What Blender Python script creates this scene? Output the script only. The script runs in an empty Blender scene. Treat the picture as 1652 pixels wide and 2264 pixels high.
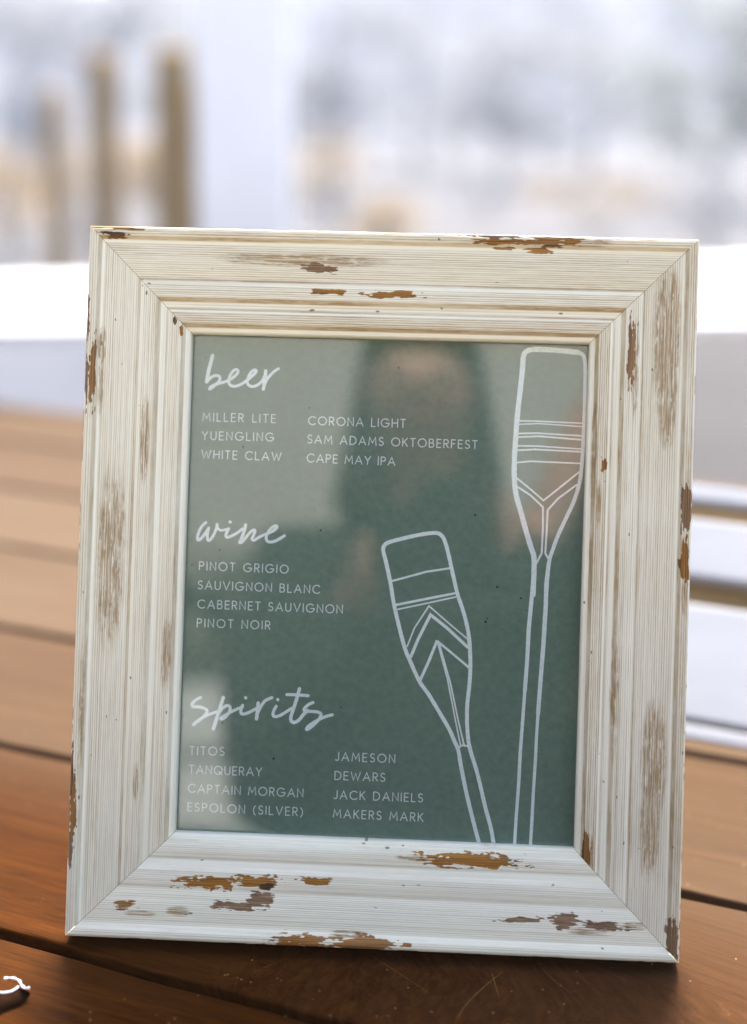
import bpy, bmesh, math, random
import numpy as np
from mathutils import Vector, Matrix
R = math.radians
scene = bpy.context.scene
col = scene.collection

# ------------------------------------------------------------------ camera
cam_d = bpy.data.cameras.new("camera_view")
cam = bpy.data.objects.new("camera_view", cam_d)
col.objects.link(cam)
scene.camera = cam
cam_d.sensor_fit = 'VERTICAL'
cam_d.sensor_height = 36.0
cam_d.lens = 3144.0 / 2264.0 * 36.0
cam_d.clip_start = 0.02
cam_d.clip_end = 2000
rot = Matrix(((0.99853416, -0.03142821, 0.04406589),
              (0.0510765, 0.27776462, -0.95929037),
              (0.01790884, 0.96013493, 0.27896271)))
CAM = Vector((0.02518228, -0.60332924, 0.39049029))
cam.matrix_world = Matrix.Translation(CAM) @ rot.to_4x4()
cam_d.dof.use_dof = True
cam_d.dof.focus_distance = 0.678
cam_d.dof.aperture_fstop = 2.45

# ------------------------------------------------------------------ light
SUN_EL, SUN_AZ = R(52), R(2)          # sun behind the frame, towards +y
w = bpy.data.worlds.new("World")
scene.world = w
w.use_nodes = True
nt = w.node_tree
bg = nt.nodes['Background']
sky = nt.nodes.new('ShaderNodeTexSky')
sky.sky_type = 'NISHITA'
sky.sun_disc = False
sky.sun_elevation = SUN_EL
sky.sun_rotation = SUN_AZ
sky.air_density = 0.8
sky.dust_density = 3.0
sky.ozone_density = 1.0
nt.links.new(sky.outputs[0], bg.inputs[0])
bg.inputs[1].default_value = 0.095
sd = bpy.data.lights.new("sun", 'SUN')
sd.energy = 2.4
sd.angle = R(16)
sd.color = (1.0, 0.92, 0.78)
sun = bpy.data.objects.new("sun", sd)
col.objects.link(sun)
sun_dir = Vector((math.sin(SUN_AZ) * math.cos(SUN_EL), math.cos(SUN_AZ) * math.cos(SUN_EL), math.sin(SUN_EL)))
sun.rotation_euler = sun_dir.to_track_quat('Z', 'Y').to_euler()
vs = scene.view_settings
vs.view_transform = 'Standard'
vs.look = 'None'
vs.exposure = 2.77
vs.gamma = 1.0
vs.use_curve_mapping = False

# ------------------------------------------------------------------ helpers
rnd = random.Random(7)
def mesh_obj(name, verts, faces, mat=None, parent=None, smooth=False):
    me = bpy.data.meshes.new(name)
    me.from_pydata([tuple(v) for v in verts], [], faces)
    me.update()
    o = bpy.data.objects.new(name, me)
    col.objects.link(o)
    if mat: me.materials.append(mat)
    if parent: o.parent = parent
    if smooth:
        me.polygons.foreach_set('use_smooth', [True] * len(me.polygons))
    return o
def bm_obj(name, bm, mat=None, parent=None, smooth=False):
    me = bpy.data.meshes.new(name)
    bmesh.ops.recalc_face_normals(bm, faces=bm.faces)
    bm.to_mesh(me); bm.free()
    o = bpy.data.objects.new(name, me)
    col.objects.link(o)
    if mat: me.materials.append(mat)
    if parent: o.parent = parent
    if smooth:
        me.polygons.foreach_set('use_smooth', [True] * len(me.polygons))
    return o
def add_box(bm, c, s, M=None, bev=0.0, seg=2):
    t = bmesh.new()
    bmesh.ops.create_cube(t, size=1)
    for v in t.verts: v.co = Vector((v.co.x * s[0], v.co.y * s[1], v.co.z * s[2]))
    if bev: bmesh.ops.bevel(t, geom=t.edges[:], offset=bev, segments=seg, profile=0.6, affect='EDGES')
    T = Matrix.Translation(Vector(c))
    if M is not None: T = M @ T
    bmesh.ops.transform(t, matrix=T, verts=t.verts)
    me = bpy.data.meshes.new('tmp'); t.to_mesh(me); t.free()
    bm.from_mesh(me); bpy.data.meshes.remove(me)
def add_tube(bm, pts, radii, n=10, cap=True):
    pts = [Vector(p) for p in pts]
    if not hasattr(radii, '__len__'): radii = [radii] * len(pts)
    rings = []
    ref = Vector((0.31, 0.17, 0.93)).normalized()
    for i, p in enumerate(pts):
        d = (pts[min(i + 1, len(pts) - 1)] - pts[max(i - 1, 0)]).normalized()
        a = d.cross(ref)
        if a.length < 0.05: a = d.cross(Vector((1, 0, 0)))
        a.normalize(); b = d.cross(a)
        rings.append([bm.verts.new(p + (a * math.cos(2 * math.pi * k / n) + b * math.sin(2 * math.pi * k / n)) * radii[i]) for k in range(n)])
    for r0, r1 in zip(rings, rings[1:]):
        for k in range(n):
            bm.faces.new((r0[k], r0[(k + 1) % n], r1[(k + 1) % n], r1[k]))
    if cap:
        bm.faces.new(rings[0][::-1]); bm.faces.new(rings[-1])
def empty(name, loc=(0, 0, 0)):
    o = bpy.data.objects.new(name, None)
    col.objects.link(o); o.location = loc
    o.empty_display_size = 0.05
    return o
def tag(o, label, cat, group=None, kind=None):
    o['label'] = label; o['category'] = cat
    if group: o['group'] = group
    if kind: o['kind'] = kind
    return o
def structure(o):
    o['kind'] = 'structure'; return o
def smoothline(pts, sub=6):
    """Catmull-Rom through 2D/3D points."""
    P = [np.array(p, float) for p in pts]
    if len(P) < 3: return P
    P = [2 * P[0] - P[1]] + P + [2 * P[-1] - P[-2]]
    out = []
    for i in range(1, len(P) - 2):
        p0, p1, p2, p3 = P[i - 1:i + 3]
        for k in range(sub):
            t = k / sub
            out.append(0.5 * (2 * p1 + (p2 - p0) * t + (2 * p0 - 5 * p1 + 4 * p2 - p3) * t * t + (3 * p1 - p0 - 3 * p2 + p3) * t ** 3))
    out.append(P[-2])
    return out

class NT:
    """tiny node-tree helper"""
    def __init__(self, name):
        self.m = bpy.data.materials.new(name); self.m.use_nodes = True
        self.t = self.m.node_tree; self.b = self.t.nodes['Principled BSDF']
    def n(self, typ, **kw):
        nd = self.t.nodes.new(typ)
        for k, v in kw.items():
            if k in nd.inputs.keys() if isinstance(k, str) else False: nd.inputs[k].default_value = v
            else: setattr(nd, k, v)
        return nd
    def l(self, a, b): self.t.links.new(a, b)
    def coords(self, scale=(1, 1, 1), kind='Object', rotz=0.0):
        tc = self.n('ShaderNodeTexCoord'); mp = self.n('ShaderNodeMapping')
        mp.inputs['Scale'].default_value = scale; mp.inputs['Rotation'].default_value = (0, 0, rotz)
        self.l(tc.outputs[kind], mp.inputs[0]); return mp.outputs[0]
    def noise(self, vec, scale, detail=3, rough=0.55, dist=0.0):
        nd = self.n('ShaderNodeTexNoise'); nd.inputs['Scale'].default_value = scale
        nd.inputs['Detail'].default_value = detail; nd.inputs['Roughness'].default_value = rough
        nd.inputs['Distortion'].default_value = dist
        if vec is not None: self.l(vec, nd.inputs['Vector'])
        return nd.outputs['Fac']
    def ramp(self, fac, stops, interp='LINEAR'):
        nd = self.n('ShaderNodeValToRGB'); cr = nd.color_ramp; cr.interpolation = interp
        while len(cr.elements) < len(stops): cr.elements.new(0.5)
        for e, (p, c) in zip(cr.elements, stops):
            e.position = p; e.color = (c[0], c[1], c[2], 1) if hasattr(c, '__len__') else (c, c, c, 1)
        self.l(fac, nd.inputs[0]); return nd.outputs[0]
    def mix(self, fac, a, b, mode='MIX'):
        nd = self.n('ShaderNodeMix'); nd.data_type = 'RGBA'; nd.blend_type = mode
        for s, v in ((0, fac), (6, a), (7, b)):
            if isinstance(v, bpy.types.NodeSocket): self.l(v, nd.inputs[s])
            elif s == 0: nd.inputs[0].default_value = v
            else: nd.inputs[s].default_value = (v[0], v[1], v[2], 1)
        return nd.outputs[2]
    def math(self, op, a, b=None):
        nd = self.n('ShaderNodeMath'); nd.operation = op
        for i, v in enumerate((a, b)):
            if v is None: continue
            if isinstance(v, bpy.types.NodeSocket): self.l(v, nd.inputs[i])
            else: nd.inputs[i].default_value = v
        return nd.outputs[0]
    def bump(self, h, strength=0.3, dist=0.001):
        nd = self.n('ShaderNodeBump'); nd.inputs['Strength'].default_value = strength
        nd.inputs['Distance'].default_value = dist
        self.l(h, nd.inputs['Height']); self.l(nd.outputs[0], self.b.inputs['Normal'])
    def base(self, c):
        if isinstance(c, bpy.types.NodeSocket): self.l(c, self.b.inputs['Base Color'])
        else: self.b.inputs['Base Color'].default_value = (c[0], c[1], c[2], 1)
        return self
    def rough(self, r, spec=None):
        if isinstance(r, bpy.types.NodeSocket): self.l(r, self.b.inputs['Roughness'])
        else: self.b.inputs['Roughness'].default_value = r
        if spec is not None: self.b.inputs['Specular IOR Level'].default_value = spec
        return self

def plain(name, c, rough=0.6, var=0.12, scale=20, spec=0.4, stretch=(1, 1, 1)):
    t = NT(name)
    f = t.noise(t.coords(stretch), scale, 4)
    c = Vector(c)
    t.base(t.ramp(f, [(0.25, c * (1 - var)), (0.75, c * (1 + var))])).rough(rough, spec)
    t.bump(f, 0.15, 0.002)
    return t.m

# ------------------------------------------------------------------ materials
def mat_wood_table():
    t = NT('varnished_mahogany_wood')
    at = t.n('ShaderNodeAttribute'); at.attribute_name = 'tone'; at.attribute_type = 'GEOMETRY'
    off = t.n('ShaderNodeVectorMath'); off.operation = 'ADD'
    sc = t.n('ShaderNodeVectorMath'); sc.operation = 'SCALE'; sc.inputs[3].default_value = 7.0
    t.l(at.outputs['Vector'], sc.inputs[0])
    tc = t.n('ShaderNodeTexCoord')
    t.l(tc.outputs['Object'], off.inputs[0]); t.l(sc.outputs[0], off.inputs[1])
    def mapped(s):
        mp = t.n('ShaderNodeMapping'); mp.inputs['Scale'].default_value = s
        t.l(off.outputs[0], mp.inputs[0]); return mp.outputs[0]
    grain = t.noise(mapped((1.3, 26, 10)), 4.0, 6, 0.6, 0.8)
    fine = t.noise(mapped((9, 240, 60)), 5.0, 4, 0.6)
    blot = t.noise(mapped((1, 2.2, 1)), 9.0, 4, 0.55)
    c1 = t.ramp(grain, [(0.32, (0.006, 0.0014, 0.0001)), (0.5, (0.028, 0.0070, 0.0005)), (0.68, (0.078, 0.0230, 0.0026))])
    c2 = t.mix(0.46, c1, t.ramp(fine, [(0.35, (0.005, 0.0013, 0.0001)), (0.65, (0.078, 0.025, 0.0032))]))
    c3 = t.mix(t.ramp(blot, [(0.35, 0.0), (0.75, 0.45)]), c2, (0.072, 0.027, 0.006))
    # small pale specks and fine scratches
    vo = t.n('ShaderNodeTexVoronoi'); vo.inputs['Scale'].default_value = 300
    t.l(tc.outputs['Object'], vo.inputs['Vector'])
    speck = t.math('LESS_THAN', vo.outputs['Distance'], 0.16)
    keep = t.math('GREATER_THAN', t.noise(t.coords((1, 1, 1)), 120, 1), 0.635)
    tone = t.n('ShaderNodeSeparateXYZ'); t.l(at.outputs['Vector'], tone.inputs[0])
    pale = t.mix(grain, (0.058, 0.035, 0.018), (0.116, 0.081, 0.053))  # paler board colour with the sky sheen painted in
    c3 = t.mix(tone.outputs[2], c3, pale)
    c4 = t.mix(t.math('MULTIPLY', t.math('MULTIPLY', speck, keep), 0.8), c3, (0.30, 0.17, 0.07))
    hsv = t.n('ShaderNodeHueSaturation'); t.l(c4, hsv.inputs['Color'])
    t.l(tone.outputs[0], hsv.inputs['Value'])
    t.base(hsv.outputs[0])
    t.rough(t.ramp(t.noise(mapped((2, 8, 2)), 12, 4), [(0.3, 0.36), (0.7, 0.52)]), 0.006)
    t.bump(t.math('ADD', fine, t.math('MULTIPLY', grain, 0.6)), 0.22, 0.0006)
    return t.m

def mat_distressed():
    t = NT('distressed_white_paint_on_wood')
    at = t.n('ShaderNodeAttribute'); at.attribute_name = 'wear_and_light'
    sp = t.n('ShaderNodeSeparateXYZ'); t.l(at.outputs['Vector'], sp.inputs[0])
    stain_shade, chip, dark = sp.outputs
    ln = t.n('ShaderNodeAttribute'); ln.attribute_name = 'rail_uv'
    def mapped(s):
        mp = t.n('ShaderNodeMapping'); mp.inputs['Scale'].default_value = s
        t.l(ln.outputs['Vector'], mp.inputs[0]); return mp.outputs[0]
    long_n = t.noise(mapped((5, 900, 1)), 1.0, 3, 0.6)
    dot_n = t.noise(mapped((160, 900, 1)), 1.0, 2, 0.6)
    cloud = t.noise(mapped((14, 40, 1)), 1.0, 4, 0.6)
    paint = t.ramp(long_n, [(0.25, (0.64, 0.605, 0.445)), (0.5, (0.80, 0.785, 0.615)), (0.8, (0.855, 0.85, 0.71))])
    paint = t.mix(t.ramp(cloud, [(0.4, 0.0), (0.8, 0.35)]), paint, (0.74, 0.70, 0.62))
    antique = t.mix(dot_n, (0.22, 0.135, 0.038), (0.43, 0.305, 0.13))
    k = t.math('MULTIPLY', stain_shade, t.ramp(dot_n, [(0.25, 0.62), (0.6, 1.0)]))
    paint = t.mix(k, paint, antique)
    # dark specks in the paint
    vo = t.n('ShaderNodeTexVoronoi'); vo.inputs['Scale'].default_value = 1.0
    t.l(mapped((150, 330, 1)), vo.inputs['Vector'])
    sk = t.math('MULTIPLY', t.math('LESS_THAN', vo.outputs['Distance'], 0.17), t.math('GREATER_THAN', t.noise(mapped((70, 110, 1)), 1.0, 1), 0.665))
    paint = t.mix(t.math('MULTIPLY', sk, 0.75), paint, (0.07, 0.05, 0.035))
    # bare timber
    rb = t.n('ShaderNodeAttribute'); rb.attribute_name = 'rub'
    wn = t.noise(mapped((26, 1500, 1)), 1.0, 4, 0.65)
    bare_o = t.ramp(wn, [(0.25, (0.10, 0.036, 0.004)), (0.5, (0.32, 0.135, 0.015)), (0.8, (0.52, 0.26, 0.045))])
    bare_g = t.ramp(wn, [(0.25, (0.10, 0.065, 0.038)), (0.5, (0.25, 0.165, 0.095)), (0.8, (0.40, 0.29, 0.19))])
    bare_d = t.ramp(wn, [(0.25, (0.018, 0.009, 0.004)), (0.55, (0.07, 0.032, 0.011)), (0.85, (0.20, 0.10, 0.035))])
    bare = t.mix(t.ramp(dark, [(0.2, 0.0), (0.55, 0.85)]), bare_o, bare_g)
    bare = t.mix(t.ramp(dark, [(0.6, 0.0), (0.95, 1.0)]), bare, bare_d)
    fr = t.noise(mapped((420, 1300, 1)), 1.0, 3, 0.7)
    edge = t.math('ADD', chip, t.math('MULTIPLY', t.math('SUBTRACT', fr, 0.5), 0.55))
    mask = t.ramp(edge, [(0.46, 0.0), (0.54, 1.0)])
    rubbed = t.ramp(wn, [(0.25, (0.10, 0.055, 0.013)), (0.55, (0.29, 0.175, 0.055)), (0.85, (0.52, 0.40, 0.21))])
    rf = t.math('MULTIPLY', rb.outputs['Fac'], t.ramp(t.noise(mapped((60, 1100, 1)), 1.0, 3, 0.65), [(0.32, 0.05), (0.58, 1.0)]))
    paint = t.mix(t.math('MULTIPLY', rf, .85), paint, rubbed)
    bare = t.mix(t.math('MULTIPLY', stain_shade, .75), bare, (0.035, 0.016, 0.005))
    t.base(t.mix(mask, paint, bare))
    t.rough(t.ramp(mask, [(0, 0.52), (1, 0.68)]), 0.35)
    h = t.math('SUBTRACT', t.math('MULTIPLY', long_n, 0.5), t.math('MULTIPLY', mask, 0.8))
    t.bump(t.math('ADD', h, t.math('MULTIPLY', dot_n, 0.15)), 0.45, 0.0004)
    return t.m

def mat_card():
    t = NT('printed_green_card')
    v = t.coords()
    a = t.noise(v, 260, 3, 0.7)
    c = t.ramp(a, [(0.3, (0.096, 0.146, 0.108)), (0.7, (0.126, 0.186, 0.140))])
    vo = t.n('ShaderNodeTexVoronoi'); vo.inputs['Scale'].default_value = 210; t.l(v, vo.inputs['Vector'])
    keep = t.math('GREATER_THAN', t.noise(v, 95, 1), 0.67)
    c = t.mix(t.math('MULTIPLY', t.math('LESS_THAN', vo.outputs['Distance'], 0.12), keep), c, (0.012, 0.016, 0.014))
    t.base(c).rough(0.75, 0.2)
    return t.m
def mat_print():
    t = NT('pale_print')
    t.base(t.ramp(t.noise(t.coords(), 900, 2), [(0.3, (0.56, 0.62, 0.59)), (0.7, (0.68, 0.74, 0.71))])).rough(0.75, 0.2)
    return t.m
def mat_glass():
    m = bpy.data.materials.new('picture_glass'); m.use_nodes = True
    t = m.node_tree; t.nodes.clear()
    out = t.nodes.new('ShaderNodeOutputMaterial'); mx = t.nodes.new('ShaderNodeMixShader')
    tr = t.nodes.new('ShaderNodeBsdfTransparent'); gl = t.nodes.new('ShaderNodeBsdfGlossy')
    gl.inputs['Roughness'].default_value = 0.03
    tr.inputs['Color'].default_value = (0.975, 0.985, 0.98, 1)
    fr = t.nodes.new('ShaderNodeFresnel'); ge = t.nodes.new('ShaderNodeNewGeometry')
    mm = t.nodes.new('ShaderNodeMath'); mm.operation = 'MULTIPLY_ADD'      # same index seen from either side
    mm.inputs[1].default_value = 1 / 1.52 - 1.52; mm.inputs[2].default_value = 1.52
    t.links.new(ge.outputs['Backfacing'], mm.inputs[0]); t.links.new(mm.outputs[0], fr.inputs['IOR'])
    t.links.new(fr.outputs[0], mx.inputs[0]); t.links.new(tr.outputs[0], mx.inputs[1]); t.links.new(gl.outputs[0], mx.inputs[2])
    t.links.new(mx.outputs[0], out.inputs[0])
    return m
M_TABLE = mat_wood_table(); M_FRAME = mat_distressed(); M_CARD = mat_card(); M_PRINT = mat_print(); M_GLASS = mat_glass()
M_BACK = plain('brown_backing_board', (0.09, 0.06, 0.04), 0.8)
M_WHITE = plain('white_painted_timber', (0.60, 0.60, 0.62), 0.5, 0.05, 8)
M_CRATEW = plain('whitewashed_slats', (0.36, 0.37, 0.395), 0.6, 0.06, 6, stretch=(1, 5, 5))
M_BROWN = plain('brown_rack_timber', (0.30, 0.19, 0.075), 0.7, 0.25, 6, stretch=(1, 6, 6))
M_SAND = plain('pale_sand', (0.056, 0.056, 0.064), 0.95, 0.2, 0.6)
M_PATH = plain('blue_grey_paving', (0.026, 0.033, 0.055), 0.85, 0.07, 1.5)
M_MULCH = plain('brown_mulch', (0.022, 0.0195, 0.021), 0.95, 0.3, 1.2)
M_DECK = plain('grey_deck_boards', (0.44, 0.41, 0.36), 0.7, 0.1, 4)
M_PILE = plain('tan_timber', (0.22, 0.11, 0.012), 0.85, 0.3, 6, stretch=(4, 4, 1))
M_BARK = plain('pale_grey_bark', (0.26, 0.24, 0.22), 0.9, 0.3, 8, stretch=(4, 4, 1))

# ------------------------------------------------------------------ setting: ground, deck, path
def sheet(name, x0, x1, y0, y1, z, mat):
    return structure(mesh_obj(name, [(x0, y0, z), (x1, y0, z), (x1, y1, z), (x0, y1, z)], [(0, 1, 2, 3)], mat))
GZ = -1.2
sheet('ground', -600, 600, -600, 900, GZ, M_SAND)
M_DUNE = plain('pale_dune', (0.125, 0.13, 0.16), 0.95, 0.14, 0.25, stretch=(1, 1, 2))
n2 = np.random.RandomState(4); vs_, fs_ = [], []
nx, ny = 90, 10
for j in range(ny):
    for i in range(nx):
        x = -60 + 120 * i / (nx - 1); f = j / (ny - 1)
        hgt = 7.2 + .8 * math.sin(x * .13 + 1) + .6 * math.sin(x * .31 + 2.2) + .35 * math.sin(x * .83)
        vs_.append((x, 52 + 12 * f + n2.uniform(-.3, .3), GZ - .05 + hgt * (f * f * (3 - 2 * f)) + n2.uniform(-.1, .1) * (f > 0)))
for j in range(ny - 1):
    for i in range(nx - 1):
        a = j * nx + i; fs_.append((a, a + 1, a + nx + 1, a + nx))
structure(mesh_obj('hills', vs_, fs_, M_DUNE, smooth=True))
bm = bmesh.new(); add_box(bm, (0, -1.6, -0.80), (9, 6.4, 0.1)); structure(bm_obj('deck_floor', bm, M_DECK))
mesh_pts = [(-6, 4.2), (0.55, 4.2), (1.0, 6.2), (0.75, 8.2), (-0.4, 11.2), (-8, 10.6)]
structure(mesh_obj('path', [(x, y, GZ + 0.004) for x, y in mesh_pts], [tuple(range(6))], M_PATH))
mp2 = [(0.62, 4.2), (5, 4.2), (5.5, 11.4), (0.7, 11.4), (0.9, 8.2), (1.15, 6.2)]
structure(mesh_obj('mulch_bed', [(x, y, GZ + 0.004) for x, y in mp2], [tuple(range(6))], M_MULCH))

bm = bmesh.new(); add_box(bm, (0, 30, 2.35), (70, 78, 9.3))
hz = bm_obj('haze', bm); hz['kind'] = 'stuff'
hm = bpy.data.materials.new('air_haze'); hm.use_nodes = True
hn = hm.node_tree; hn.nodes.clear()
ho = hn.nodes.new('ShaderNodeOutputMaterial'); hv = hn.nodes.new('ShaderNodeVolumePrincipled')
hv.inputs['Color'].default_value = (.82, .88, 1.0, 1); hv.inputs['Density'].default_value = 0.004; hv.inputs['Anisotropy'].default_value = 0.2
hn.links.new(hv.outputs[0], ho.inputs['Volume']); hz.data.materials.append(hm)

# ------------------------------------------------------------------ table
TA = R(-19.5)
TM = Matrix.Rotation(TA, 4, 'Z')         # local x along the boards, local y across them (p)
table = tag(empty('wooden_table', (0, 0, 0)), 'dark varnished wooden table of wide boards carrying the framed menu', 'table')
table.rotation_euler = (0, 0, TA)
def table_top():
    verts, faces, tones = [], [], []
    gaps = [-0.236, -0.068, 0.1035, 0.272, 0.440, 0.606, 0.776, 0.942]
    G = 0.0036 + 0; T = 0.030
    tv = [1.0, 1.0, 1.0, 1.1, 1.2, 1.2, 1.3]; pv = [0, 0, .66, .95, 1, .9, 1]  # far boards set paler, sky sheen put into their colour
    for i in range(len(gaps) - 1):
        y0, y1 = gaps[i] + (G if i < 3 else .0048), gaps[i + 1] - (G if i < 2 else .0048)
        # cross-section with softly rounded arrises
        rr = 0.0016
        prof = [(y0, -T)] + [(y0 + rr - rr * math.cos(a), -rr + rr * math.sin(a)) for a in (0, .5, 1.0, 1.57)] \
             + [(y0 + (y1 - y0) * f, 0.0) for f in (0.1, 0.3, 0.5, 0.6, 0.7, 0.8, 0.9)] \
             + [(y1 - rr + rr * math.cos(a), -rr + rr * math.sin(a)) for a in (1.57, 1.0, .5, 0)] + [(y1, -T)]
        xs = np.linspace(-1.25, 0.95, 180)
        n = len(prof); b = len(verts)
        r2 = random.Random(i)
        ph = [r2.uniform(0, 6) for _ in range(6)]
        for x in xs:
            wob = 0.0005 * math.sin(23 * x + ph[0]) + 0.0004 * math.sin(71 * x + ph[1]) + 0.0003 * math.sin(160 * x + ph[2]) + r2.uniform(-.0002, .0002)
            wob2 = 0.0005 * math.sin(27 * x + ph[3]) + 0.0004 * math.sin(63 * x + ph[4]) + r2.uniform(-.0002, .0002)
            for j, (y, z) in enumerate(prof):
                k = wob if j < 5 else (wob2 if j >= n - 5 else 0)
                verts.append((x, y + k, z))
        for a in range(len(xs) - 1):
            for j in range(n - 1):
                p = b + a * n + j
                faces.append((p, p + n, p + n + 1, p + 1))
        faces.append(tuple(b + j for j in range(n)))
        faces.append(tuple(b + (len(xs) - 1) * n + j for j in range(n))[::-1])
        for x in xs:                                             # daylight and sheen put into the second board's colour, paler to right and rear
            wear_and_light = .30 * min(1, max(0, (x + .05) / .35)) if i == 1 else 0
            tones += [(tv[i], i * 0.37, pv[i] + wear_and_light + (.42 * max(0, (y - .0) / .1) ** 1.6 if i == 1 else 0)) for y, z in prof]
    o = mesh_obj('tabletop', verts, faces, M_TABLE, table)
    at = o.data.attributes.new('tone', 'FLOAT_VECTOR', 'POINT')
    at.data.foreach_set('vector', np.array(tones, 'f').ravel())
    bm = bmesh.new(); bm.from_mesh(o.data); bmesh.ops.recalc_face_normals(bm, faces=bm.faces); bm.to_mesh(o.data); bm.free()
table_top()
for nm, c, s in [('batten', (-1.0, 0.35, -0.055), (0.07, 1.1, 0.046)), ('batten', (0.72, 0.35, -0.055), (0.07, 1.1, 0.046)),
                 ('leg', (-1.1, -0.12, -0.405), (0.07, 0.07, 0.65)), ('leg', (-1.1, 0.82, -0.405), (0.07, 0.07, 0.65)),
                 ('leg', (0.82, -0.12, -0.405), (0.07, 0.07, 0.65)), ('leg', (0.82, 0.82, -0.405), (0.07, 0.07, 0.65))]:
    bm = bmesh.new(); add_box(bm, c, s, bev=0.003)
    o = bm_obj(nm, bm, M_TABLE, table)

M_SCR = plain('scratched_wood', (.20, .10, .03), .8, .3, 300, 0.0)
def hit_table(u, v, z=0.00012):
    d = rot @ Vector(((u / 1652 - .5) * .5254, (.5 - v / 2264) * .7201, -1)); return CAM + d * ((z - CAM.z) / d.z)
for pts, wd in [([(1112, 2148), (1070, 2182), (1030, 2222), (1006, 2262)], .0005), ([(1088, 2150), (1096, 2180), (1104, 2208)], .0004), ([(820, 2112), (880, 2150), (950, 2196)], .00025),
                ([(1196, 2138), (1230, 2172), (1262, 2196)], .0002), ([(560, 2150), (610, 2128)], .0002)]:
    P = [hit_table(*p) for p in pts]; P = [Vector(p) for p in smoothline(P, 5)]
    vv = []
    for i, p in enumerate(P):
        d = (P[min(i + 1, len(P) - 1)] - P[max(i - 1, 0)]).normalized(); n_ = Vector((-d.y, d.x, 0))
        w_ = wd * (.35 + .65 * math.sin(math.pi * (i + .5) / len(P))) * rnd.uniform(.6, 1.1) * .5
        vv += [p + n_ * w_, p - n_ * w_]
    so = mesh_obj('scratch', [TM.inverted() @ q for q in vv], [(2 * i, 2 * i + 1, 2 * i + 3, 2 * i + 2) for i in range(len(P) - 1)], M_SCR, table)

# ------------------------------------------------------------------ data traced as millimetres on the card and on the frame
MENU_LINES = [('MILLER LITE',(-90.08,78.64),(-54.45,78.76)),('YUENGLING',(-90.15,69.53),(-55.1,69.72)),('WHITE CLAW',(-90.03,60.43),(-51.13,60.31)),('CORONA LIGHT',(-38.27,78.33),(8.83,78.21)),('SAM ADAMS OKTOBERFEST',(-38.36,69.32),(43.97,68.92)),('CAPE MAY IPA',(-38.37,60.11),(4.38,59.61)),('PINOT GRIGIO',(-89.24,5.94),(-45.84,5.66)),('SAUVIGNON BLANC',(-89.56,-3.34),(-30.13,-3.62)),('CABERNET SAUVIGNON',(-89.37,-12.66),(-18.78,-12.84)),('PINOT NOIR',(-89.37,-21.85),(-53.76,-21.81)),('TITOS',(-90.88,-84.0),(-74.04,-83.79)),('TANQUERAY',(-90.79,-93.05),(-55.43,-92.99)),('CAPTAIN MORGAN',(-90.99,-102.26),(-35.0,-102.38)),('ESPOLON (SILVER)',(-90.9,-111.3),(-34.92,-111.47)),('JAMESON',(-19.85,-84.05),(8.92,-84.1)),('DEWARS',(-19.77,-93.28),(4.4,-93.28)),('JACK DANIELS',(-19.99,-102.52),(22.95,-102.41)),('MAKERS MARK',(-19.91,-111.59),(23.47,-111.74))]
BEER = [(1.51,[(-86.35,110.71),(-87.08,107.48),(-88.19,102.31),(-88.81,97.8)]),(1.19,[(-88.81,97.67),(-87.01,99.78),(-84.92,100.92),(-83.18,100.84),(-82.3,99.78),(-83.07,97.83),(-84.94,95.98),(-86.63,94.52),(-87.27,94.31),(-86.54,95.55),(-83.69,96.91),(-79.86,98.05),(-77.01,99.41),(-74.5,101.53),(-73.59,103.22),(-74.21,104.17),(-75.74,103.68),(-77.33,101.32),(-78.01,98.74),(-77.43,96.7),(-75.6,95.92),(-73.04,96.5),(-70.52,97.92),(-67.7,100.18),(-65.52,102.29),(-64.66,103.59),(-65.46,104.21),(-67.09,103.14),(-68.42,100.61),(-68.86,98.22),(-68.03,96.58),(-65.95,96.12),(-63.54,97.08),(-61.55,99.06),(-60.48,101.46)]),(1.38,[(-60.04,103.85),(-60.19,100.51),(-60.59,97.29),(-60.9,94.98)]),(1.13,[(-60.57,96.65),(-59.5,99.25),(-57.79,101.73),(-55.61,103.97),(-53.79,105.17)])]
WINE = [(1.19,[(-86.82,29.04),(-88.32,27.65),(-89.9,24.91),(-90.7,22.01),(-90.52,20.54),(-89.37,20.7),(-87.51,22.94),(-85.92,25.36),(-85.32,26.46)]),(1.19,[(-85.32,26.46),(-85.86,23.63),(-85.77,21.08),(-84.98,20.34),(-83.61,21.79),(-82.17,24.65),(-81.36,27.42),(-81.39,28.38)]),(1.07,[(-81.38,28.06),(-80.94,26.48),(-79.49,25.5),(-77.38,25.82),(-75.54,26.39)]),(1.19,[(-75.54,26.39),(-76.5,24.44),(-76.83,22.77),(-75.91,22.23),(-73.88,22.99),(-71.23,24.55),(-68.86,26.54)]),(1.26,[(-75.01,29.73),(-74.88,29.61)]),(1.32,[(-67.32,28.51),(-67.7,26.39),(-68.74,23.03),(-69.92,19.8)]),(1.19,[(-69.92,19.8),(-68.77,20.09),(-66.68,22.78),(-64.71,25.21),(-63.2,26.21),(-62.66,25.53),(-63.36,23.33),(-63.95,21.78),(-62.9,21.18),(-60.58,22.66),(-57.74,24.15),(-54.58,25.53),(-52.46,27.13),(-51.98,28.17),(-52.89,28.52),(-54.89,27.18),(-56.6,24.57),(-57.03,22.01),(-55.83,20.64),(-53.27,20.85),(-50.62,22.21),(-48.24,23.82)])]
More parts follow.
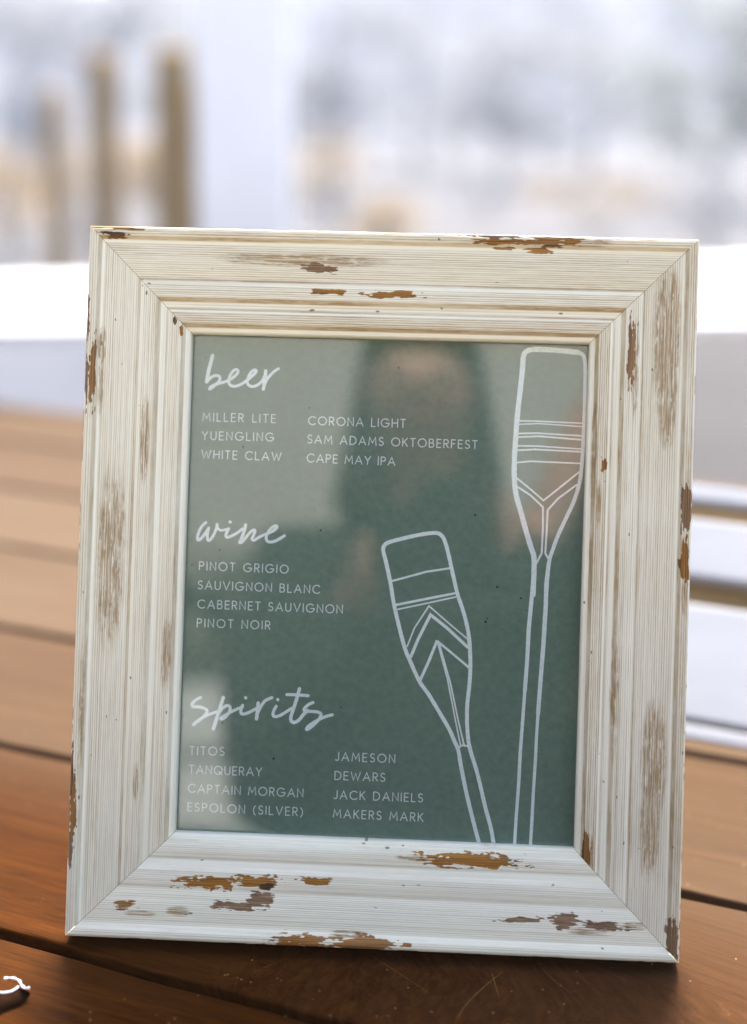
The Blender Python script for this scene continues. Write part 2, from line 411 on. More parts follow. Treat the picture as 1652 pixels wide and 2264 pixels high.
SPIRITS = [(1.24,[(-86.45,-56.13),(-88.66,-57.32),(-90.46,-59.32),(-90.04,-60.64),(-87.42,-60.69),(-84.4,-61.32),(-83.08,-62.61),(-84.27,-64.89),(-86.96,-67.36),(-89.15,-68.93),(-89.29,-69.38),(-87.55,-67.54),(-83.53,-64.86),(-79.46,-63.22),(-76.51,-62.14)]),(1.46,[(-75.38,-55.79),(-76.45,-59.54),(-77.91,-64.79),(-79.72,-71.1)]),(1.24,[(-77.94,-64.05),(-75.79,-61.15),(-73.45,-59.58),(-71.93,-60.26),(-72.3,-62.73),(-74.15,-65.25),(-75.99,-66.21),(-75.79,-65.46),(-72.72,-63.34),(-69.05,-61.34),(-65.96,-60.04)]),(1.24,[(-65.84,-59.14),(-66.58,-61.4),(-66.3,-63.17),(-64.65,-63.26),(-61.92,-62.11),(-58.78,-60.22)]),(1.24,[(-64.47,-55.38),(-64.39,-55.53)]),(1.46,[(-58.26,-57.82),(-58.44,-61.46),(-58.83,-65.41)]),(1.24,[(-58.67,-63.33),(-57.14,-59.93),(-55.01,-56.66),(-51.71,-54.91)]),(1.24,[(-49.41,-58.98),(-50.53,-61.24),(-50.83,-63.33),(-49.69,-64.03),(-47.33,-63.34),(-44.41,-61.46),(-41.86,-59.73)]),(1.24,[(-48.78,-55.69),(-48.7,-55.84)]),(1.39,[(-38.38,-50.12),(-39.43,-54.45),(-40.89,-59.69),(-42.09,-63.81),(-41.88,-65.81),(-40.37,-66.49),(-38.17,-65.22),(-36.17,-62.63),(-34.16,-60.48)]),(1.24,[(-44.39,-53.15),(-40.22,-53.07),(-34.1,-53.29)]),(1.24,[(-31.61,-56.53),(-33.81,-57.65),(-35.68,-59.65),(-35.34,-60.82),(-32.51,-60.86),(-29.16,-61.03),(-27.56,-62.01),(-28.31,-64.26),(-30.81,-67.16),(-33.35,-69.33),(-34.31,-69.44),(-33.03,-67.69),(-29.39,-65.19),(-25.74,-63.27),(-22.06,-62.1)])]
SHORT_OAR = [(1.85,[(51.62,-123.76),(48.39,-113.13),(44.63,-99.9),(42.49,-91.06),(40.77,-83.68),(39.45,-77.03),(37.45,-72.64),(34.65,-66.79),(29.15,-58.04),(24.44,-50.76),(19.76,-44.58),(15.13,-35.41),(12.14,-28.79),(9.21,-19.16),(6.23,-8.04),(4.0,3.13),(1.59,12.8),(0.14,18.0),(0.44,20.41),(2.49,22.2),(8.58,24.13),(17.51,26.44),(24.96,27.58),(27.84,26.62),(29.72,23.84),(31.72,17.53),(33.77,9.37),(36.73,-1.75),(39.99,-10.61),(42.53,-20.24),(43.65,-29.9),(44.0,-38.85),(43.71,-46.32),(43.07,-54.54),(43.18,-62.74),(43.95,-70.9),(45.25,-76.81),(48.28,-85.62),(50.79,-94.45),(53.32,-104.01),(56.21,-113.55),(58.3,-123.48)]),(0.96,[(5.11,3.69),(12.17,5.8),(21.07,8.57),(32.23,10.66)]),(1.11,[(7.35,-7.85),(21.48,-4.52),(35.22,-1.36)]),(0.74,[(8.17,-9.99),(22.3,-6.51),(35.8,-3.06)]),(0.74,[(13.23,-27.63),(16.32,-18.91),(23.09,-7.83),(32.3,-15.37),(42.25,-23.23)]),(1.41,[(15.04,-32.8),(18.36,-24.08),(23.97,-12.06),(32.39,-18.35),(42.37,-27.11)]),(1.33,[(20.1,-43.45),(23.92,-34.35),(27.36,-24.88)]),(1.11,[(27.89,-24.86),(35.77,-30.93),(43.04,-36.64)]),(0.67,[(27.75,-25.24),(33.16,-42.97),(37.67,-62.94),(40.5,-74.76)]),(0.81,[(28.75,-26.33),(34.72,-45.15),(39.01,-62.89),(42.21,-74.69)]),(0.89,[(39.55,-75.54),(41.23,-74.43)]),(0.89,[(42.2,-74.39),(44.0,-74.77)])]
LONG_OAR = [(2.46,[(73.02,-0.82),(73.19,8.65),(72.93,17.31),(71.66,21.31),(69.13,28.74),(65.81,39.61),(63.51,47.06),(62.42,54.55),(62.1,63.23),(62.4,74.25),(62.91,85.86),(63.96,98.65),(64.66,107.95),(64.89,113.76),(65.91,116.4),(68.75,117.7),(75.09,117.86),(83.75,117.51),(91.25,116.9)]),(1.83,[(91.25,116.9),(93.46,115.92),(94.46,113.39),(94.97,107.61),(95.14,90.25),(95.02,78.67),(94.87,68.26),(94.38,59.57),(93.44,52.61),(91.09,44.45),(87.33,35.67),(84.11,28.06),(82.0,21.64),(80.44,16.4),(79.8,8.87),(79.34,-0.6)]),(0.69,[(64.03,83.11),(72.68,83.12),(94.56,82.71)]),(0.57,[(64.08,81.37),(73.29,81.98),(94.61,81.09)]),(0.8,[(63.93,76.9),(72.85,77.33),(94.45,76.63)]),(0.8,[(63.81,75.16),(73.47,75.85),(94.51,74.72)]),(0.69,[(63.53,70.92),(73.04,71.08),(94.35,70.27)]),(0.8,[(63.43,68.77),(71.94,69.43),(94.1,68.93)]),(0.74,[(63.2,62.8),(69.81,63.64),(93.69,63.31)]),(0.86,[(63.72,55.17),(70.22,50.16),(76.71,44.87),(83.44,50.57),(93.53,59.26)]),(0.92,[(64.43,50.85),(70.3,47.27),(76.52,41.69),(76.81,31.87),(76.61,19.45),(74.17,14.46)]),(0.92,[(92.28,52.86),(83.58,45.95),(78.86,40.31),(78.62,29.04),(78.33,19.5),(80.45,15.82)]),(1.93,[(73.22,14.41),(72.66,0.96),(71.49,-16.98),(71.19,-31.9),(70.53,-46.82)]),(1.56,[(70.53,-46.82),(69.87,-61.73),(69.2,-76.62),(68.91,-91.5),(68.25,-106.37),(67.68,-124.21)]),(2.0,[(80.13,14.64),(79.25,4.17),(79.32,-5.53),(78.76,-24.18),(77.84,-42.83),(77.17,-57.73)]),(1.48,[(77.17,-57.73),(76.77,-68.9),(76.58,-80.05),(76.07,-94.92),(75.77,-109.78),(75.31,-123.89)])]
WORN = {'T': [(-136.97,169.02,14.07,0.87,0.0,1),(-125.95,168.03,12.99,0.76,0.1,0.9),(-130.71,165.67,8.12,0.97,0.9,1),(-130.98,164.24,6.5,1.08,0.2,0.8),(-42.7,155.63,28.69,2.38,0.35,0.62),(-34.48,152.0,9.31,2.81,0.6,1),(-31.16,140.88,9.31,1.62,0,1),(0.67,140.27,14.29,1.73,0.1,1),(50.32,168.52,14.4,0.87,1,1),(61.03,165.96,22.41,1.62,0.15,1),(77.72,167.27,15.15,1.84,0.1,0.8),(76.24,164.66,7.04,1.08,0.7,1),(54.17,163.15,5.09,0.97,0.3,0.8),(70.85,162.74,6.82,1.62,0.25,0.85),(91.53,166.7,9.74,1.62,0.3,0.45)],'L': [(-144.39,126.02,1.3,12.99,0.7,1),(-141.1,99.45,1.73,17.86,0.3,0.95),(-143.81,95.64,1.19,12.99,0.7,0.95),(-137.32,112.87,1.52,5.95,0.3,0.7),(-137.29,93.85,1.08,10.82,0.3,0.5),(-115.48,67.5,1.62,15.15,0.6,0.62),(-129.68,10.62,4.98,31.39,0.4,0.5),(-128.7,19.32,2.38,14.07,0.45,0.6),(-101.86,-34.03,1.73,12.99,0.15,0.6),(-103.24,125.5,1.08,2.38,0.8,0.9),(-100.38,121.53,0.87,3.25,0.2,0.8),(-144.48,-94.26,1.52,17.32,0.75,1),(-142.79,-108.07,2.17,18.4,0.3,0.9),(-143.87,-127.99,1.73,10.28,0.6,0.95),(-113.98,-95.86,1.08,6.5,0.3,0.5),(-140.44,-60.78,1.08,29.23,0.5,0.3),(-93.75,41.18,0.43,21.65,0.3,0.3)],'R': [(131.18,120.56,4.76,25.98,0.35,0.72),(132.52,94.92,3.25,17.32,0.5,0.7),(115.03,114.76,2.6,20.78,0.4,0.8),(117.13,107.51,1.08,17.32,0.2,0.6),(142.41,42.71,2.81,11.69,0.4,1),(141.94,17.69,2.27,12.12,0.15,1),(142.52,1.62,1.3,6.5,0.2,0.7),(99.31,66.45,1.08,19.48,0.4,0.6),(103.75,61.77,1.95,4.33,0.1,0.9),(101.78,42.84,1.08,8.66,0.4,0.5),(130.67,-76.35,4.55,20.57,0.35,0.55),(129.64,-106.04,3.46,18.4,0.35,0.55),(140.81,-160.16,3.46,11.37,0.45,1),(100.87,-121.16,2.6,10.28,0.2,0.9),(102.61,-123.69,1.3,8.66,0.5,0.7),(111.6,-44.39,1.73,23.82,0.3,0.35)],'B': [(-79.25,-142.52,14.51,3.46,0.1,1),(-54.55,-140.85,11.8,3.25,0.15,1),(-49.84,-142.55,6.28,3.46,0.9,0.9),(-51.83,-148.69,7.25,4.55,0.65,1),(-63.72,-152.74,12.45,2.6,0.6,0.9),(-27.76,-139.2,9.09,2.49,0.1,0.85),(-116.83,-153.94,6.28,2.81,0.3,0.9),(-109.44,-157.8,5.63,1.08,0.4,0.5),(-91.55,-156.0,4.11,1.73,0.2,0.6),(46.27,-127.33,26.2,3.46,0.08,1.0),(20.23,-126.95,7.04,1.3,0.5,0.5),(65.67,-126.13,6.5,1.3,0.6,0.8),(70.69,-153.23,14.18,1.73,0.65,0.8),(91.76,-152.74,7.58,3.9,0.6,0.95),(110.27,-154.21,13.53,2.38,0.7,0.88),(103.99,-156.95,8.12,1.52,0.4,0.5),(123.96,-153.63,4.87,1.52,0.5,0.6),(-33.31,-167.18,14.07,3.9,0.25,0.9),(-4.49,-166.71,17.32,3.9,0.3,0.95),(17.63,-166.11,2.81,1.3,0.3,0.8),(-10.01,-163.53,6.5,1.73,0.5,0.7),(55.94,-117.38,5.41,2.71,0.3,0.4)]}


# ------------------------------------------------------------------ framed menu
LEAN = R(17.2244)
OW, OH, MW = 0.19204, 0.2413, 0.0487          # opening and moulding width
WB = -0.010                                   # back of the moulding below the inner lip
menu = tag(empty('framed_menu', (0, 0, 0)), 'distressed white picture frame holding a dark green drinks menu with white lettering', 'picture frame')
ex, ey, ez = Vector((1, 0, 0)), Vector((0, math.sin(LEAN), math.cos(LEAN))), Vector((0, -math.cos(LEAN), math.sin(LEAN)))
pivot = ey * (OH / 2 + MW) - ez * WB          # bottom rear edge of the frame rests on the boards
menu.matrix_world = Matrix(((ex.x, ey.x, ez.x, pivot.x), (ex.y, ey.y, ez.y, pivot.y), (ex.z, ey.z, ez.z, pivot.z + 0.0004), (0, 0, 0, 1)))

class Noise2:
    def __init__(self, seed, n=256):
        self.g = np.random.RandomState(seed).rand(n, n); self.n = n
    def __call__(self, x, y):
        xi, yi = np.floor(x).astype(int), np.floor(y).astype(int)
        fx, fy = x - xi, y - yi
        fx = fx * fx * (3 - 2 * fx); fy = fy * fy * (3 - 2 * fy)
        n = self.n; g = self.g
        a = g[xi % n, yi % n]; b = g[(xi + 1) % n, yi % n]; c = g[xi % n, (yi + 1) % n]; d = g[(xi + 1) % n, (yi + 1) % n]
        return (a * (1 - fx) + b * fx) * (1 - fy) + (c * (1 - fx) + d * fx) * fy
PROF = [(0, 9.3), (.010, 10.1), (.03, 10.6), (.06, 10.6), (.083, 10.3), (.090, 10.05), (.122, 8.35), (.135, 8.05), (.165, 7.95), (.24, 7.85), (.33, 7.45), (.42, 6.75),
        (.470, 6.15), (.500, 6.1), (.525, 6.28), (.550, 6.48), (.575, 6.55), (.600, 6.52), (.63, 6.45), (.664, 6.35), (.674, 6.1), (.708, 4.75), (.722, 4.5), (.765, 4.15),
        (.776, 4.17), (.79, 4.27), (.81, 4.45), (.828, 4.5), (.86, 4.45), (.908, 3.95), (.920, 3.65), (.950, 1.1), (.960, .85), (.985, .65), (1.0, 0.0)]
STAIN_Z = [(0, .085, .30), (.086, .122, .62), (.155, .49, .16), (.25, .46, .06), (.485, .512, .55), (.55, .665, .14), (.668, .712, .66), (.768, .790, .50), (.81, .912, .26), (.915, .952, .66), (.988, 1.0, .2)]
RIB_Z = [(.008, .085, 1.0), (.15, .33, 1.0), (.33, .488, .75), (.488, .545, .5), (.545, .668, .8), (.712, .775, .42), (.805, .912, .95), (.955, .99, .12)]
def build_rail(key, seed):
    horiz = key in 'TB'
    half_in = (OW if horiz else OH) / 2
    ns, ntt = 500, 430 if horiz else 540
    s = np.concatenate([np.linspace(0, 1, ns)])
    px, py = zip(*PROF)
    h = np.interp(s, px, py)
    rg = np.random.RandomState(seed)
    # fine combed ribs, irregular spacing
    pos, rib = 0.004, np.zeros(ns)
    while pos < 1:
        amp = 0
        for a, b, q in RIB_Z:
            if a <= pos <= b: amp = q
        amp *= rg.uniform(.5, 1.0)
        wd = rg.uniform(.0026, .0042)
        rib = np.maximum(rib, amp * np.exp(-((s - pos) / wd) ** 2))
        pos += rg.uniform(.0165, .0245)
    stain_shade = np.zeros(ns)
    for a, b, q in STAIN_Z:
        m = np.clip(np.minimum((s - a) / .008, (b - s) / .008) + .5, 0, 1)
        stain_shade = np.maximum(stain_shade, m * q)
    fine = rg.rand(ns)
    h = h - 0.11 * rib + 0.02 * (fine - .5)
    # outer side going back, inner rebate going down to the glass
    s_all = np.concatenate([[-.012, -.014, -.013, -.008], s, [1.0, 1.0]])
    h_all = np.concatenate([[WB * 1000, -4, 2, 7.2], h, [-3.0, -7.4]])
    rib_a = np.concatenate([[0, 0, 0, .2], rib, [0, 0]]); st_a = np.concatenate([[.3, .35, .3, .3], stain_shade, [.1, .2]])
    N = len(s_all)
    t = np.linspace(-1, 1, ntt)
    m = (1 - s_all) * MW                                   # distance out from the opening
    L = half_in + m - 0.00011                              # hairline open mitre
    A = t[None, :] * L[:, None]                            # along
    Mx = np.repeat(m[:, None], ntt, 1)
    Hh = np.repeat(h_all[:, None], ntt, 1) / 1000.0
    if key == 'T': U, V = A, OH / 2 + Mx
    elif key == 'B': U, V = A, -OH / 2 - Mx
    elif key == 'L': U, V = -OW / 2 - Mx, A
    else: U, V = OW / 2 + Mx, A
    # worn places
    n1, n2, n3 = Noise2(seed), Noise2(seed + 50), Noise2(seed + 90)
    al, ac = A * 1000 + 500, Mx * 1000 + 500
    streak = .62 * n1(al / 6.0, ac / .55) + .38 * n2(al / 1.7, ac / .32)
    shape = .6 * n2(al / 4.5, ac / 1.6 + 40) + .4 * n3(al / 1.6, ac / .8)
    chip = np.zeros_like(A); tone = np.zeros_like(A); rub = np.zeros_like(A)
    # terraced edges: the paint breaks off in steps along the combed lines
    ter = np.repeat(np.interp(m * 1000, np.arange(0, MW * 1000 + 2, .55), rg.rand(len(np.arange(0, MW * 1000 + 2, .55))))[:, None], ntt, 1)
    for cu, cv, ru, rv, tn, st in WORN[key]:
        ru, rv = max(ru, .9) * 1.12, max(rv, .8) * 1.12
        du, dv = (U * 1000 - cu) / ru, (V * 1000 - cv) / rv
        r = (np.abs(du) ** 2.6 + np.abs(dv) ** 2.6) ** (1 / 2.6)
        if st < .76:
            k = np.clip(1.35 - r, 0, 1) * (1.0 + 2.2 * (streak - .5) + 1.6 * (shape - .5)) * (st / .6)
            rub = np.maximum(rub, np.clip(k * 1.9, 0, 1)); continue
        du = (U * 1000 - cu + (2.6 * (ter - .5) * (ru > rv) * min(1, ru / 6))) / ru; dv = (V * 1000 - cv + (2.6 * (ter - .5) * (rv > ru) * min(1, rv / 6))) / rv
        r = (np.abs(du) ** 3.2 + np.abs(dv) ** 3.2) ** (1 / 3.2)
        c = np.clip(1.25 - r, -1, 1) + (streak - .5) * (1.15 - .55 * st) + (shape - .5) * .9 + (st - 1) * .75
        c = c * np.clip((1.7 - r) / .5, 0, 1)
        upd = c > chip
        chip = np.where(upd, c, chip); tone = np.where(upd, tn + (shape - .5) * .25 + (streak - .5) * .35 * (tn > .3), tone)
    # wear along the outer arris
    arr = np.exp(-((s_all[:, None] - 0.004) / .010) ** 2) * (n3(al / 14, ac / 50) * .9 + n1(al / 3, ac / 5) * .5 - .38)
    upd = arr > chip
    tone = np.where(upd, .45, tone); chip = np.maximum(chip, arr)
    chipm = np.clip(chip, 0, 1)
    Hh = Hh - 0.00016 * np.clip((chipm - .4) * 4, 0, 1)
    stn = st_a[:, None] * (.55 + .75 * n2(al / 30, ac / 9)) * (.7 + .5 * n1(al / 9, ac / .5))
    rbl = rib_a[:, None] * (.45 + .9 * n3(al / 12, ac / .9))
    stain_shade_f = np.clip(stn * {'T': 1.25, 'R': 1.35, 'L': 1.0, 'B': .4}[key] + rbl * {'T': 1.0, 'R': 1.1, 'L': .8, 'B': .45}[key], 0, 1)  # stain stronger on top and right, weaker below, standing in for shade
    P = np.stack([U, V, Hh], -1).reshape(-1, 3)
    idx = np.arange(N * ntt).reshape(N, ntt)
    q = np.stack([idx[:-1, :-1], idx[1:, :-1], idx[1:, 1:], idx[:-1, 1:]], -1).reshape(-1, 4)
    if key in 'BR'.replace('R', 'R') and key == 'B': q = q[:, ::-1]
    if key == 'R': pass
    if key == 'L': q = q[:, ::-1]
    # cap faces of the mitre are not seen; the back is closed by the backing board
    me = bpy.data.meshes.new('rail')
    me.vertices.add(len(P)); me.vertices.foreach_set('co', P.astype('f').ravel())
    me.loops.add(q.size); me.loops.foreach_set('vertex_index', q.astype('i').ravel())
    me.polygons.add(len(q)); me.polygons.foreach_set('loop_start', np.arange(0, q.size, 4, dtype='i'))
    me.update(calc_edges=True)
    me.polygons.foreach_set('use_smooth', np.ones(len(q), bool))
    a1 = me.attributes.new('wear_and_light', 'FLOAT_VECTOR', 'POINT')
    a1.data.foreach_set('vector', np.stack([stain_shade_f, chipm, np.clip(tone, 0, 1)], -1).reshape(-1, 3).astype('f').ravel())
    a3 = me.attributes.new('rub', 'FLOAT', 'POINT')
    a3.data.foreach_set('value', rub.reshape(-1).astype('f'))
    a2 = me.attributes.new('rail_uv', 'FLOAT_VECTOR', 'POINT')
    a2.data.foreach_set('vector', np.stack([A + seed * 1.37, Mx + seed * .71, Mx * 0], -1).reshape(-1, 3).astype('f').ravel())
    me.materials.append(M_FRAME)
    o = bpy.data.objects.new('rail', me); col.objects.link(o); o.parent = menu
    return o
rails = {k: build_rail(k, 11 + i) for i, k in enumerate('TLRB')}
# dark core that closes the hairline mitres and the rebate behind the glass
bm = bmesh.new()
for x0, x1, y0, y1 in [(-OW/2 - MW + .002, OW/2 + MW - .002, OH/2 + .0025, OH/2 + MW - .002), (-OW/2 - MW + .002, OW/2 + MW - .002, -OH/2 - MW + .002, -OH/2 - .0025),
                       (-OW/2 - MW + .002, -OW/2 - .0025, -OH/2 - .0025, OH/2 + .0025), (OW/2 + .0025, OW/2 + MW - .002, -OH/2 - .0025, OH/2 + .0025)]:
    add_box(bm, ((x0 + x1) / 2, (y0 + y1) / 2, (WB + .0005 - .0022) / 2), (x1 - x0, y1 - y0, (-.0022 - WB - .0005)))
bm_obj('frame_core', bm, M_BACK, menu)
bm = bmesh.new(); add_box(bm, (0, 0, -.0091), (OW + .004, OH + .004, .0014)); bm_obj('backing_board', bm, M_BACK, menu)
# easel strut behind
bm = bmesh.new()
pf = Vector((0, .06, -.0112)); zrow = menu.matrix_world.inverted() @ Vector((0, 0.155, 0.002))
d = (zrow - pf); Ls = d.length
dirv = d.normalized(); nx = Vector((1, 0, 0)); ny = dirv.cross(nx)
MB = Matrix(((nx.x, dirv.x, ny.x, pf.x), (nx.y, dirv.y, ny.y, pf.y), (nx.z, dirv.z, ny.z, pf.z), (0, 0, 0, 1)))
add_box(bm, (0, Ls / 2, 0), (.05, Ls, .003), M=MB, bev=.0008); bm_obj('easel_strut', bm, M_BACK, menu)
card = mesh_obj('menu_card', [(-OW/2 - .001, -OH/2 - .001, -.0075), (OW/2 + .001, -OH/2 - .001, -.0075), (OW/2 + .001, OH/2 + .001, -.0075), (-OW/2 - .001, OH/2 + .001, -.0075),
                              (-OW/2 - .001, -OH/2 - .001, -.0082), (OW/2 + .001, -OH/2 - .001, -.0082), (OW/2 + .001, OH/2 + .001, -.0082), (-OW/2 - .001, OH/2 + .001, -.0082)],
                [(0, 1, 2, 3), (7, 6, 5, 4), (0, 4, 5, 1), (1, 5, 6, 2), (2, 6, 7, 3), (3, 7, 4, 0)], M_CARD, menu)
bm = bmesh.new(); add_box(bm, (0, 0, -.0062), (OW + .002, OH + .002, .0016)); bm_obj('glass_pane', bm, M_GLASS, menu)

# ---- printed lettering and drawings: flat ribbons a tenth of a millimetre above the card
class Ribbon:
    def __init__(self): self.v, self.f, self.z = [], [], -.00746
    def add(self, pts, width, cap=True, wobble=0.0, seed=0):
        P = [np.array(p[:2], float) for p in pts]
        Q = [P[0]]
        for p in P[1:]:
            if np.hypot(*(p - Q[-1])) > 1e-4: Q.append(p)
        P = Q
        hw = width / 2; rr = random.Random(seed)
        def disc(c, hw):
            self.z += 2e-6; b = len(self.v); n = 14
            for k in range(n): self.v.append(((c[0] + hw * math.cos(2 * math.pi * k / n)) / 1000, (c[1] + hw * math.sin(2 * math.pi * k / n)) / 1000, self.z))
            self.f.append(tuple(range(b, b + n)))
        if len(P) == 1: disc(P[0], hw); return
        left, right, zs = [], [], []
        for i, p in enumerate(P):
            d0 = P[i] - P[max(i - 1, 0)]; d1 = P[min(i + 1, len(P) - 1)] - P[i]
            l0, l1 = np.hypot(*d0), np.hypot(*d1)
            d0 = d0 / l0 if l0 else d1 / l1; d1 = d1 / l1 if l1 else d0
            d = d0 + d1; ld = np.hypot(*d)
            d = d / ld if ld > 1e-6 else d0
            nrm = np.array([-d[1], d[0]]); k = 1 / max(0.55, abs(np.dot(nrm, np.array([-d0[1], d0[0]]))))
            hh = hw * (1 + wobble * rr.uniform(-1, 1))
            left.append(p + nrm * hh * k); right.append(p - nrm * hh * k)
        for i in range(len(P) - 1):
            self.z += 2e-7; b = len(self.v)
            for q, dz in ((left[i], 0), (right[i], 0), (right[i + 1], 2e-7), (left[i + 1], 2e-7)): self.v.append((q[0] / 1000, q[1] / 1000, self.z + dz))
            self.f.append((b, b + 1, b + 2, b + 3))
        if cap: disc(P[0], hw); disc(P[-1], hw)
    def build(self, name): return mesh_obj(name, self.v, self.f, M_PRINT, card)
def arc(cx, cy, rx, ry, a0, a1, n=16):
    return [(cx + rx * math.cos(R(a0 + (a1 - a0) * k / n)), cy + ry * math.sin(R(a0 + (a1 - a0) * k / n))) for k in range(n + 1)]
GL = {
 'A': (.84, [[(0, 0), (.42, 1), (.84, 0)], [(.15, .33), (.69, .33)]]),
 'B': (.58, [[(0, 0), (0, 1), (.27, 1)] + arc(.27, .765, .235, .235, 90, -90)[1:] + [(0, .53)], [(.27, .53)] + arc(.30, .265, .265, .265, 90, -90) + [(0, 0)]]),
 'C': (.86, [arc(.5, .5, .5, .5, 45, 315, 28)]),
 'D': (.75, [[(0, 0), (0, 1), (.25, 1)] + arc(.25, .5, .5, .5, 90, -90, 22)[1:] + [(0, 0)]]),
 'E': (.50, [[(.50, 1), (0, 1), (0, 0), (.50, 0)], [(0, .52), (.45, .52)]]),
 'F': (.48, [[(.48, 1), (0, 1), (0, 0)], [(0, .52), (.42, .52)]]),
 'G': (.98, [arc(.5, .5, .5, .5, 45, 353, 28)[:-1] + [(.985, .46), (.56, .46)]]),
 'H': (.68, [[(0, 0), (0, 1)], [(.68, 0), (.68, 1)], [(0, .52), (.68, .52)]]),
 'I': (.0, [[(0, 0), (0, 1)]]),
 'J': (.40, [[(.40, 1), (.40, .22)] + arc(.20, .20, .20, .20, 0, -150, 12)]),
 'K': (.60, [[(0, 0), (0, 1)], [(.56, 1), (.04, .46)], [(.17, .58), (.60, 0)]]),
 'L': (.46, [[(0, 1), (0, 0), (.46, 0)]]),
 'M': (.92, [[(0, 0), (.10, 1), (.46, .28), (.82, 1), (.92, 0)]]),
 'N': (.68, [[(0, 0), (0, 1), (.68, 0), (.68, 1)]]),
 'O': (1.0, [arc(.5, .5, .5, .5, 0, 360, 32)]),
 'P': (.54, [[(0, 0), (0, 1), (.27, 1)] + arc(.27, .74, .26, .26, 90, -90)[1:] + [(0, .48)]]),
 'Q': (1.0, [arc(.5, .5, .5, .5, 0, 360, 32), [(.62, .34), (.98, -.04)]]),
 'R': (.56, [[(0, 0), (0, 1), (.27, 1)] + arc(.27, .74, .26, .26, 90, -90)[1:] + [(0, .48)], [(.24, .48), (.56, 0)]]),
 'S': (.52, [arc(.27, .75, .235, .25, 35, 255, 14) + arc(.26, .25, .26, .25, 75, -150, 14)]),
 'T': (.58, [[(0, 1), (.58, 1)], [(.29, 1), (.29, 0)]]),
 'U': (.64, [[(0, 1), (0, .32)] + arc(.32, .32, .32, .32, 180, 360, 16) + [(.64, 1)]]),
 'V': (.78, [[(0, 1), (.39, 0), (.78, 1)]]),
 'W': (1.14, [[(0, 1), (.30, 0), (.57, .86), (.84, 0), (1.14, 1)]]),
 'Y': (.70, [[(0, 1), (.35, .46), (.70, 1)], [(.35, .46), (.35, 0)]]),
 '(': (.24, [arc(.62, .42, .62, .72, 128, 232, 14)]),
 ')': (.24, [arc(-.38, .42, .62, .72, 52, -52, 14)]),
}
CAP = 3.9
for txt, p0, p1 in MENU_LINES:
    rb = Ribbon()
    p0, p1 = np.array(p0), np.array(p1)
    d = p1 - p0; Lm = np.hypot(*d); ux = d / Lm; uy = np.array([-ux[1], ux[0]])
    wd = sum(GL[c][0] if c != ' ' else .30 for c in txt) * CAP
    tr = (Lm - wd) / (len(txt) - 1)
    x = 0
    for c in txt:
        if c == ' ': x += .30 * CAP + tr; continue
        wg, strokes = GL[c]
        for sk in strokes: rb.add([p0 + ux * (x + a * CAP) + uy * (b * CAP) for a, b in sk], .43)
        x += wg * CAP + tr
    rb.build('menu_line')
def drawing(name, strokes, sub, wob=0.05, curve=True, seed=3):
    rb = Ribbon()
    for i, (wdt, pts) in enumerate(strokes):
        pts = [p for p in pts if abs(p[0]) < 97.0 and p[1] > -123]
        rb.add(smoothline(pts, sub) if curve and len(pts) > 3 else pts, wdt, wobble=wob, seed=seed + i)
    return rb.build(name)
for st in (BEER, WINE, SPIRITS): drawing('heading', [(w_ * 1.18, p_) for w_, p_ in st], 6, .03)
def oar(strokes):
    rb = Ribbon()
    for i, (wdt, pts) in enumerate(strokes):
        rb.add(smoothline(pts, 5) if len(pts) > 7 else pts, wdt, wobble=.05, seed=i)
    return rb.build('oar_drawing')
oar(SHORT_OAR); oar(LONG_OAR)

# ------------------------------------------------------------------ white slatted rack leaning back on the table, behind the frame to the right
rack = tag(empty('slatted_rack', (0, 0, 0)), 'white slatted wooden rack leaning back on the table behind the right side of the frame', 'rack')
TILT = R(47)
rx0, rx1 = -0.06, 0.52
MRK = TM @ Matrix.Translation((0, .29, 0)) @ Matrix.Rotation(-TILT, 4, 'X')    # local z runs up the slope, y into the rack
for z0, z1, th in [(.0012, .0110, .010), (.0146, .0984, .012), (.1190, .1653, .012), (.1800, .1931, .012)]:
    bm = bmesh.new(); add_box(bm, ((rx0 + rx1) / 2, th / 2, (z0 + z1) / 2), (rx1 - rx0, th, z1 - z0), M=MRK, bev=.003 if z1 - z0 > .02 else .002, seg=3)
    bm_obj('slat', bm, M_CRATEW, rack)
bm = bmesh.new(); add_box(bm, ((rx0 + rx1) / 2, .0165, .098), (rx1 - rx0 - .01, .004, .188), M=MRK); bm_obj('back_panel', bm, M_BROWN, rack)
for x in (rx0 + .05, rx1 - .05):
    bm = bmesh.new(); add_box(bm, (x, .0275, .098), (.04, .016, .188), M=MRK, bev=.002); bm_obj('batten', bm, M_BROWN, rack)
    bm = bmesh.new(); add_box(bm, (x, .29 + .155, .061), (.03, .014, .120), M=TM, bev=.002); bm_obj('prop_leg', bm, M_BROWN, rack)

# ------------------------------------------------------------------ porch: post and wide white rail
post = tag(empty('porch_post', (-.405, 2.50, -.75)), 'white square porch post rising behind the top left of the frame', 'post')
bm = bmesh.new(); add_box(bm, (0, 0, 1.5), (.192, .10, 3.0), bev=.008); bm_obj('shaft', bm, M_WHITE, post)
bm = bmesh.new(); add_box(bm, (0, 0, .06), (.23, .14, .12), bev=.008); bm_obj('plinth', bm, M_WHITE, post)
bench = tag(empty('long_table', (0, 0, 0)), 'broad white painted tabletop running right across behind the brown table', 'table')
def quad_slab(bm, P, z0, z1):
    lo = [bm.verts.new((x, y, z0)) for x, y in P]; hi = [bm.verts.new((x, y, z1)) for x, y in P]
    bm.faces.new(hi); bm.faces.new(lo[::-1])
    for i in range(4): bm.faces.new((lo[i], lo[(i + 1) % 4], hi[(i + 1) % 4], hi[i]))
    bmesh.ops.bevel(bm, geom=bm.edges[:], offset=.004, segments=2, affect='EDGES')
